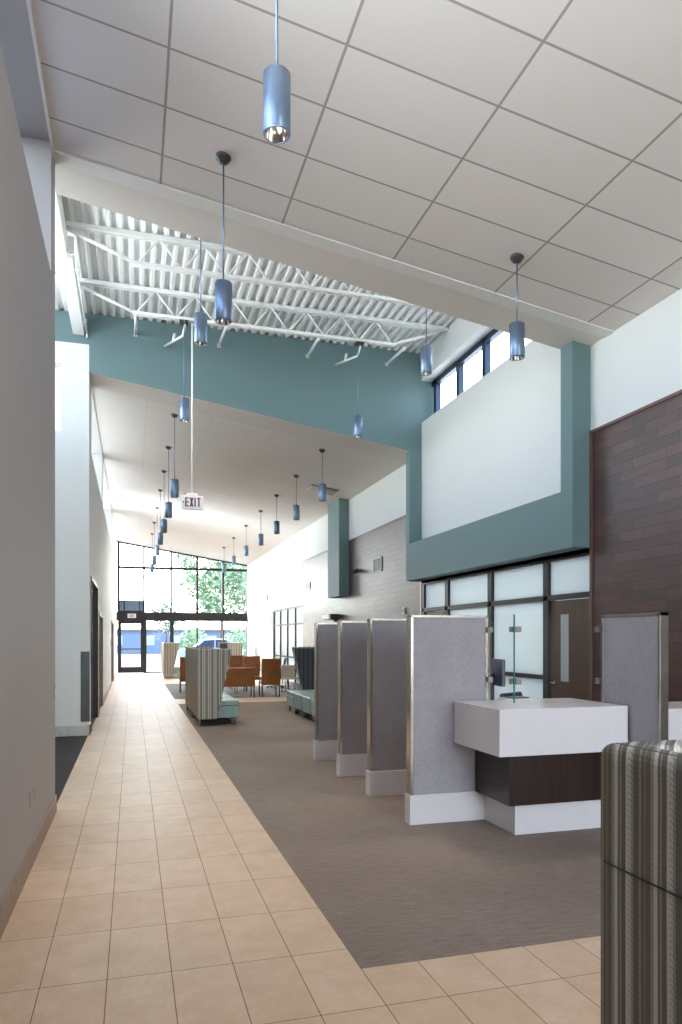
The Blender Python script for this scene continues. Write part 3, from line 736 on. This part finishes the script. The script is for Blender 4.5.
dup(b0, (4.17, 16.14, 0), PI, 'striped high-back booth with a row of seafoam seats behind the fabric partitions')
dup(b0, (1.22, 30.0, 0), 0, 'striped high-back booth by the street windows next to the glass door')
dup(b0, (4.45, 30.0+BL, 0), PI, 'striped high-back booth by the street windows near the white wall')

# ------------------------------------------------------------------ lounge chairs
def side_chair(label, loc, rz, w=.54, hb=1.09, n=1, name='lounge_chair', cat='chair', low=.34):
    t = thing(name, label, cat, loc, rz, group='caramel brown lounge seating')
    W = w*n
    rx = Matrix.Rotation(math.radians(5), 3, 'X')
    for k in range(n):
        x0 = -W/2+w*k
        a = MB(); a.box(x0+.006, x0+w-.006, -.52, .0, .36, .46, .03, 3); a.build('seat', M['brown'], t)
    a = MB(); a.box(-W/2, W/2, -.02, .05, low, hb, .018, 3, Matrix.Rotation(math.radians(-4), 3, 'X'), (0, 0, low)); a.build('backrest', M['brown'], t)
    for xx in (-W/2+.03, W/2-.03):
        a = MB(); a.tube((xx, .05, .0), (xx, .0, .40), .014); a.build('leg', M['legmetal'], t)
        a = MB(); a.tube((xx, -.48, 0), (xx, -.46, .38), .014); a.build('leg', M['legmetal'], t)
        a = MB(); a.path([(xx, -.46, .38), (xx, -.46, .64), (xx, -.02, .66)], .014); a.build('armrest', M['chrome'], t)
    return t
side_chair('caramel brown chair seen from behind at the end of the low bench', (3.73, 19.75, 0), PI)
side_chair('low caramel brown two-seat bench seen from behind past the walkway booth', (2.62, 19.75, 0), PI, .66, .84, 2, 'lounge_bench', 'bench', .31)
c0 = side_chair('caramel brown chair seen from behind beside the walkway, half hidden behind the booth', (1.64, 22.0, 0), PI)
dup(c0, (3.30, 23.35, 0), 0, 'caramel brown chair across from the low bench, partly behind its twin')
dup(c0, (3.62, 22.4, 0), 0, 'caramel brown chair across from the low bench beside its twin, nearer the clad wall')
t = thing('coffee_table', 'low white table among the brown lounge chairs', 'table', (2.6, 21.4, 0))
a = MB(); a.box(-.45, .45, -.3, .3, .42, .46, .006); a.build('table_top', M['quartz'], t)
for sx in (-.38, .38):
    for sy in (-.24, .24):
        a = MB(); a.tube((sx, sy, 0), (sx, sy, .42), .014); a.build('leg', M['brushed'], t)
t = thing('tissue_box', 'white box standing on the low lounge table', 'box', (2.5, 21.3, .46))
a = MB(); a.box(-.14, .14, -.08, .08, 0, .30, .006); a.build('box_body', M['whiteplastic'], t)
a = MB(); a.box(-.07, .07, -.02, .02, .296, .305, .002); a.build('slot', M['greypanel'], t)
task_chair((4.55, 23.2, 0), -1.9, 'black task chair by the office windows of the lounge wall', M['black'], 1.0)
t = thing('guest_chair', 'ivory shell chair before the striped booth by the office windows', 'chair', (4.55, 21.2, 0), PI*.85)
a = MB(); a.box(-.23, .23, -.42, .02, .40, .45, .02, 3); a.build('seat', M['ivory'], t)
a = MB(); a.box(-.22, .22, -.01, .03, .46, .86, .02, 3, Matrix.Rotation(math.radians(-12), 3, 'X'), (0, 0, .46)); a.build('backrest', M['ivory'], t)
for sx in (-.2, .2):
    a = MB(); a.tube((sx, -.38, 0), (sx, -.36, .41), .012); a.build('leg', M['legmetal'], t)
    a = MB(); a.tube((sx, .04, 0), (sx, -.02, .46), .012); a.build('leg', M['legmetal'], t)
t = thing('side_table', 'small white table by the office windows of the lounge wall', 'table', (4.75, 22.2, 0))
a = MB(); a.lathe([(0, .70), (.38, .70), (.38, .735), (0, .735)], 28); a.build('table_top', M['quartz'], t)
a = MB(); a.tube((0, 0, .02), (0, 0, .70), .03); a.lathe([(0, 0), (.25, 0), (.25, .015), (.03, .03), (0, .03)], 24); a.build('pedestal', M['brushed'], t)

# ------------------------------------------------------------------ small things on the walls and ceiling
def vent(y0, y1, z0, z1, label):
    t = thing('wall_vent', label, 'vent', (XR, (y0+y1)/2, z0))
    a = MB(); a.box(XR-.02, XR, y0, y1, z0, z0+.03); a.box(XR-.02, XR, y0, y1, z1-.03, z1); a.box(XR-.02, XR, y0, y0+.03, z0, z1); a.box(XR-.02, XR, y1-.03, y1, z0, z1); a.build('vent_frame', M['greypanel'], t, off=t.location)
    a = MB(); a.box(XR-.004, XR, y0+.03, y1-.03, z0+.03, z1-.03)
    for k in range(8):
        zz = z0+.04+(z1-z0-.08)*k/8; a.box(XR-.016, XR-.004, y0+.03, y1-.03, zz, zz+.018)
    a.build('grille', M['blackmetal'], t, off=t.location)
vent(15.12, 15.70, 3.17, 3.50, 'square air grille in the lounge cladding beside the teal portal')
vent(21.85, 22.45, 3.19, 3.44, 'square air grille in the lounge cladding at its window end')
t = thing('security_camera', 'small grey security camera on the cladding next to the hanging teal box', 'camera', (XR, 16.85, 3.3))
a = MB(); a.tube((XR, 16.85, 3.33), (XR-.05, 16.85, 3.33), .05, n=18); a.build('mount', M['whiteplastic'], t, off=t.location)
a = MB(); a.tube((XR-.05, 16.85, 3.33), (XR-.16, 16.75, 3.29), .055, .045, 18); a.ball((XR-.16, 16.75, 3.29), .045); a.build('camera_body', M['canopy'], t, off=t.location)
t = thing('wall_projector', 'white projector box on the cladding above the fabric partitions', 'projector', (XR, 18.9, 2.15))
a = MB(); a.box(XR-.30, XR-.02, 18.6, 19.3, 2.16, 2.32, .02, 3); a.build('projector_body', M['whiteplastic'], t, off=t.location)
a = MB(); a.box(XR-.26, XR-.04, 18.50, 18.6, 2.15, 2.31, .01); a.build('end_cap', M['black'], t, off=t.location)
a = MB(); a.box(XR-.06, XR, 18.9, 19.0, 2.1, 2.2); a.build('bracket', M['canopy'], t, off=t.location)
t = thing('thermostat', 'small thermostat on the cladding beside the office front', 'thermostat', (XR, 13.77, 2.16))
a = MB(); a.box(XR-.03, XR, 13.72, 13.82, 2.15, 2.29, .005); a.build('case', M['whiteplastic'], t, off=t.location)
a = MB(); a.box(XR-.035, XR-.03, 13.735, 13.80, 2.20, 2.27); a.build('display', M['canopy'], t, off=t.location)
a = MB(); a.box(XR-.03, XR, 29.3, 29.65, 3.2, 3.45, .005)
tag(a.build('wall_speaker', M['greypanel']), 'small grey speaker high on the white lounge wall', 'speaker')
for k, (y, z, lab) in enumerate(((5.56, .49, 'white outlet plate low on the warm grey wall, nearer the viewer of two'), (5.76, .49, 'white outlet plate low on the warm grey wall, nearer the side opening of two'))):
    t = thing('wall_outlet', lab, 'outlet', (XL, y, z))
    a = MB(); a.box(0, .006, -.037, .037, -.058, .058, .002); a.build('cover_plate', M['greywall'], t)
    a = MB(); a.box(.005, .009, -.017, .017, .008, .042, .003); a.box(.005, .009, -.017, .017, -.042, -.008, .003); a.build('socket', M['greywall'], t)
t = thing('light_switch', 'white switch plate at the end of the warm grey wall', 'switch', (XL, 7.25, 1.15))
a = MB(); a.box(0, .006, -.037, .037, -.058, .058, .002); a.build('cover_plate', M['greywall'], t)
a = MB(); a.box(.005, .012, -.016, .016, -.033, .033, .003); a.build('rocker', M['whiteplastic'], t)
for y, lab in ((18.6, 'small dark room sign beside the second walnut door'), (25.6, 'small dark room sign beside the walnut door nearest the street')):
    t = thing('room_sign', lab, 'sign', (XL, y, 1.5))
    a = MB(); a.box(0, .012, -.11, .11, -.11, .11, .003); a.build('sign_plate', M['navyplastic'], t)
    a = MB(); a.box(.012, .014, -.1, .1, -.1, .1); a.build('sign_face', M['greypanel'], t)
# ceiling diffuser by the hanging box
t = thing('ceiling_diffuser', 'square grey air diffuser in the lounge ceiling by the hanging teal box', 'diffuser', (4.55, 17.2, zc(4.55)))
a = MB(); q = math.atan(.155); rm = Matrix.Rotation(q, 3, 'Y')
a.box(-.35, .35, -.3, .3, -.03, .0, .004, 2, rm, (0, 0, 0)); a.build('diffuser_frame', M['brushed'], t)
a = MB()
for k in range(5):
    s_ = .30-.055*k; a.box(-s_, s_, -s_*.85, s_*.85, -.036-.001*k, -.03, 0, 2, rm, (0, 0, 0))
a.build('louvre', M['greypanel'], t)

# ------------------------------------------------------------------ outside
g = MB(); g.box(-60, 80, -60, 140, -.30, -.06)
struct('ground', g, M['asphalt'], 'grey street and car park outside the windows', cat='ground')
g = MB(); g.box(-8, 16, YF+.2, 41.5, -.06, -.02)
struct('pavement', g, M['paving'], 'pale concrete pavement in front of the street windows', cat='pavement')
def tree(name, label, loc, blobs, mat, h0, n, ls, tr=.16):
    t = thing(name, label, 'tree', loc)
    a = MB(); a.tube((0, 0, -.1), (0, 0, h0), tr, tr*.7, 10)
    for (bx, by, bz, br) in blobs: a.tube((0, 0, h0*.85), (bx, by, bz), tr*.5, tr*.15, 7)
    a.build('trunk', M['bark'], t)
    a = MB(); rnd = random.Random(hash(label) % 1000 if False else len(label))
    tot = sum(b[3]**2 for b in blobs)
    for (bx, by, bz, br) in blobs:
        for _ in range(int(n*br*br/tot)):
            v = Vector((rnd.gauss(0, 1), rnd.gauss(0, 1), rnd.gauss(0, 1))).normalized()*br*(rnd.random()**.4)
            c = Vector((bx, by, bz))+v
            u = Vector((rnd.gauss(0, 1), rnd.gauss(0, 1), rnd.gauss(0, 1))).normalized(); w = u.orthogonal().normalized()
            s = ls*(.6+.8*rnd.random())
            a.quad(c-u*s, c+w*s*.45, c+u*s, c-w*s*.45)
    a.build('foliage', mat, t, recalc=False)
    return t
tree('street_tree', 'broad green street tree filling the window beside the white wall', (6.7, 56, -.06), [(0, 0, 5.6, 2.0), (-1.9, .5, 6.2, 1.4), (1.6, -.3, 6.4, 1.7), (.3, .6, 7.8, 1.9), (-1.0, -.6, 4.2, 1.2), (1.9, .2, 4.3, 1.3), (-2.6, .2, 8.0, 1.1)], M['leaf'], 4.0, 5200, .19)
tree('street_tree', 'slender pale tree across the street to the door side of the parked car', (3.2, 72, -.06), [(0, 0, 3.2, 1.0), (-.9, .2, 4.1, .8), (.9, .1, 3.8, .9), (0, 0, 4.7, .7)], M['leaf_dark'], 2.4, 700, .2, .1)
for k, (x, y, r, lab) in enumerate(((5.6, 69, 1.6, 'rounded green shrub beyond the parked car'), (10.4, 73, 1.8, 'rounded green shrub across the street by the street tree'))):
    t = thing('street_shrub', lab, 'shrub', (x, y, -.06))
    a = MB(); rnd = random.Random(k+3)
    for _ in range(900):
        v = Vector((rnd.gauss(0, 1), rnd.gauss(0, 1), abs(rnd.gauss(0, 1)))).normalized()*r*(rnd.random()**.35); v.z = abs(v.z)*1.9
        u = Vector((rnd.gauss(0, 1), rnd.gauss(0, 1), rnd.gauss(0, 1))).normalized(); w = u.orthogonal().normalized()
        a.quad(v-u*.2, v+w*.1, v+u*.2, v-w*.1)
    a.build('foliage', M['leaf'], t, recalc=False)
    a = MB()
    for q in range(4): a.tube((0, 0, 0), (.4*math.cos(q*1.6), .4*math.sin(q*1.6), 1.6), .05, .02, 6)
    a.build('stem', M['bark'], t)
# parked car, side on
t = thing('car', 'pale blue-white car parked outside the street windows', 'car', (4.95, 47.5, -.06))
prof = [(-2.05, .35), (-2.08, .75), (-1.95, .98), (-1.2, 1.06), (-.55, 1.62), (.95, 1.68), (1.65, 1.12), (2.0, 1.02), (2.08, .6), (2.03, .35)]
a = MB(); a.prism(prof, 'y', -.88, .88, .05, 3); a.build('car_body', M['carpaint'], t)
a = MB(); a.prism([(-1.02, 1.08), (-.5, 1.55), (.15, 1.6), (.15, 1.08)], 'y', -.885, .885); a.prism([(.22, 1.08), (.22, 1.6), (.88, 1.6), (1.4, 1.1)], 'y', -.885, .885); a.build('side_window', M['navyplastic'], t)
for sx in (-1.3, 1.3):
    for sy in (-.8, .8):
        a = MB(); a.tube((sx, sy-.1, .34), (sx, sy+.1, .34), .34, n=24); wl = a.build('wheel', M['rubber'], t)
        a = MB(); a.tube((sx, sy-.11, .34), (sx, sy+.11, .34), .2, n=16); a.build('hub', M['brushed'], wl)
a = MB(); a.box(-2.1, -2.0, -.75, -.45, .72, .86, .02); a.box(-2.1, -2.0, .45, .75, .72, .86, .02); a.build('headlight', M['whiteplastic'], t)
t = thing('low_building', 'long blue-grey building across the street', 'building', (4, 84, -.06))
a = MB(); a.box(-12, 22, 0, 6, 0, 2.5); a.build('wall', M['bluewall'], t)
a = MB(); a.box(-12.3, 22.3, -.3, 6.3, 2.5, 2.75); a.build('roof', M['roofgrey'], t)
for k in range(9):
    a = MB(); a.box(-10+3.5*k, -8.6+3.5*k, -.03, .02, .9, 2.0); a.build('window', M['frost'], t)

# ------------------------------------------------------------------ added bounce roofs and sun-blocking eave, offices
g = MB(); g.box(-14, XL-.46, 13.3, YF, 4.5, 4.72); g.box(-14, -3.4, 6.9, 13.3, 4.5, 4.72)  # unseen roofs added to bounce sunlight up through the high windows
struct('bounce_roof', g, M['bouncewhite'], 'added white flat roof bouncing sun into the high windows over the walkway', cat='roof')
e = MB(); e.box(-2.5, XL-.46, 17.3, YF+.3, 6.35, 6.5)  # unseen overhang added to keep sun patches off the carpet
struct('roof_eave', e, M['trimwhite'], 'added long white eave blocking sun at the high windows of the lounge', cat='roof')
g = MB(); g.box(XR+.42, 16, 6.5, YF, 5.35, 5.58)  # unseen roof added to bounce sunlight onto the steel deck
struct('bounce_roof', g, M['bouncewhite'], 'added white flat roof bouncing sun into the high windows of the raised bay', cat='roof')
for (y0, y1, x0) in ((7.3, 13.2, XR+.31), (22.8, 28.3, XR+.31)):
    g = MB(); g.box(9.0, 9.1, y0-.1, y1+.1, 0, 3.1); g.box(x0, 9.1, y0-.1, y0, 0, 3.1); g.box(x0, 9.1, y1, y1+.1, 0, 3.1); g.box(x0, 9.1, y0-.1, y1+.1, 3.0, 3.1); g.box(x0, 9.1, y0-.1, y1+.1, -.05, .0)
    struct('wall_office', g, M['wall'], 'white office room behind the frosted panes', cat='wall')
    ld = bpy.data.lights.new('office_light', 'AREA'); ld.shape = 'RECTANGLE'; ld.size = 2.0; ld.size_y = y1-y0-1; ld.energy = OFFICE; ld.color = (1, .98, .96)
    lo = bpy.data.objects.new('office_light', ld); COL.objects.link(lo); lo.location = (7.2, (y0+y1)/2, 2.97)

# ------------------------------------------------------------------ sky, sun, camera
W = bpy.data.worlds.new('sky'); SC.world = W; W.use_nodes = True
nt = W.node_tree; bg = nt.nodes['Background']
sky = nt.nodes.new('ShaderNodeTexSky'); sky.sky_type = 'NISHITA'; sky.sun_disc = False; sky.sun_elevation = math.radians(38); sky.sun_rotation = math.radians(20)
sky.air_density = 1.0; sky.dust_density = 1.0; sky.ozone_density = 1.0
hs = nt.nodes.new('ShaderNodeHueSaturation'); hs.inputs['Saturation'].default_value = .62
nt.links.new(sky.outputs[0], hs.inputs['Color']); nt.links.new(hs.outputs[0], bg.inputs['Color']); bg.inputs['Strength'].default_value = 1.05
sd = bpy.data.lights.new('sun', 'SUN'); sd.energy = 11; sd.angle = .009; sd.color = (1, .95, .88)
so = bpy.data.objects.new('sun', sd); COL.objects.link(so)
so.rotation_euler = Vector((.35, -1, -.56)).to_track_quat('-Z', 'Y').to_euler()

cd = bpy.data.cameras.new('camera'); co = bpy.data.objects.new('camera', cd); COL.objects.link(co)
cd.sensor_fit = 'HORIZONTAL'; cd.sensor_width = 36; cd.lens = 36*712/682
cd.shift_y = (638-512)/682; cd.clip_start = .05; cd.clip_end = 400
co.location = (0, 0, 1.66); co.rotation_euler = (PI/2, 0, -.2849)
SC.camera = co
# lamps added at the walkway-side high windows to boost their daylight
for nm, yc, ly, xc, zc_, lz, en, aim in (('strip_window_boost', 3.4, 6.6, -1.02, 5.6, 1.1, 80, (1, 0, .6)), ('bay_window_boost', 9.9, 3.6, -3.15, 6.15, 1.7, 145, (1, 0, .6)), ('lounge_window_boost', 24, 20, -1.02, 5.6, 1.1, 340, (1, 0, .5))):
    ld = bpy.data.lights.new(nm, 'AREA'); ld.shape = 'RECTANGLE'; ld.size = ly; ld.size_y = lz; ld.energy = en; ld.color = (.86, .94, 1); ld.spread = math.radians(130)
    lo = bpy.data.objects.new(nm, ld); COL.objects.link(lo); lo.location = (xc, yc, zc_); lo.rotation_euler = Vector(aim).to_track_quat('-Z', 'Z').to_euler()
# fill lamp added behind the viewpoint, aimed up to brighten the ceiling
ld = bpy.data.lights.new('ceiling_fill', 'AREA'); ld.shape = 'RECTANGLE'; ld.size = 3.2; ld.size_y = 2.2; ld.energy = 130; ld.color = (.97, .98, 1)
lo = bpy.data.objects.new('ceiling_fill', ld); COL.objects.link(lo); lo.location = (3.4, YB+.12, 1.5)
lo.rotation_euler = Vector((-.1, .72, .7)).to_track_quat('-Z', 'Z').to_euler()
SC.view_settings.view_transform = 'Standard'; SC.view_settings.look = 'None'; SC.view_settings.gamma = 1
SC.view_settings.use_curve_mapping = False; SC.view_settings.exposure = 0.5
SC.cycles.max_bounces = 12; SC.cycles.diffuse_bounces = 7; SC.cycles.glossy_bounces = 5; SC.cycles.transparent_max_bounces = 16
SC.cycles.use_denoising = True; SC.cycles.sample_clamp_indirect = 6
SC.cycles.caustics_reflective = False; SC.cycles.caustics_refractive = False
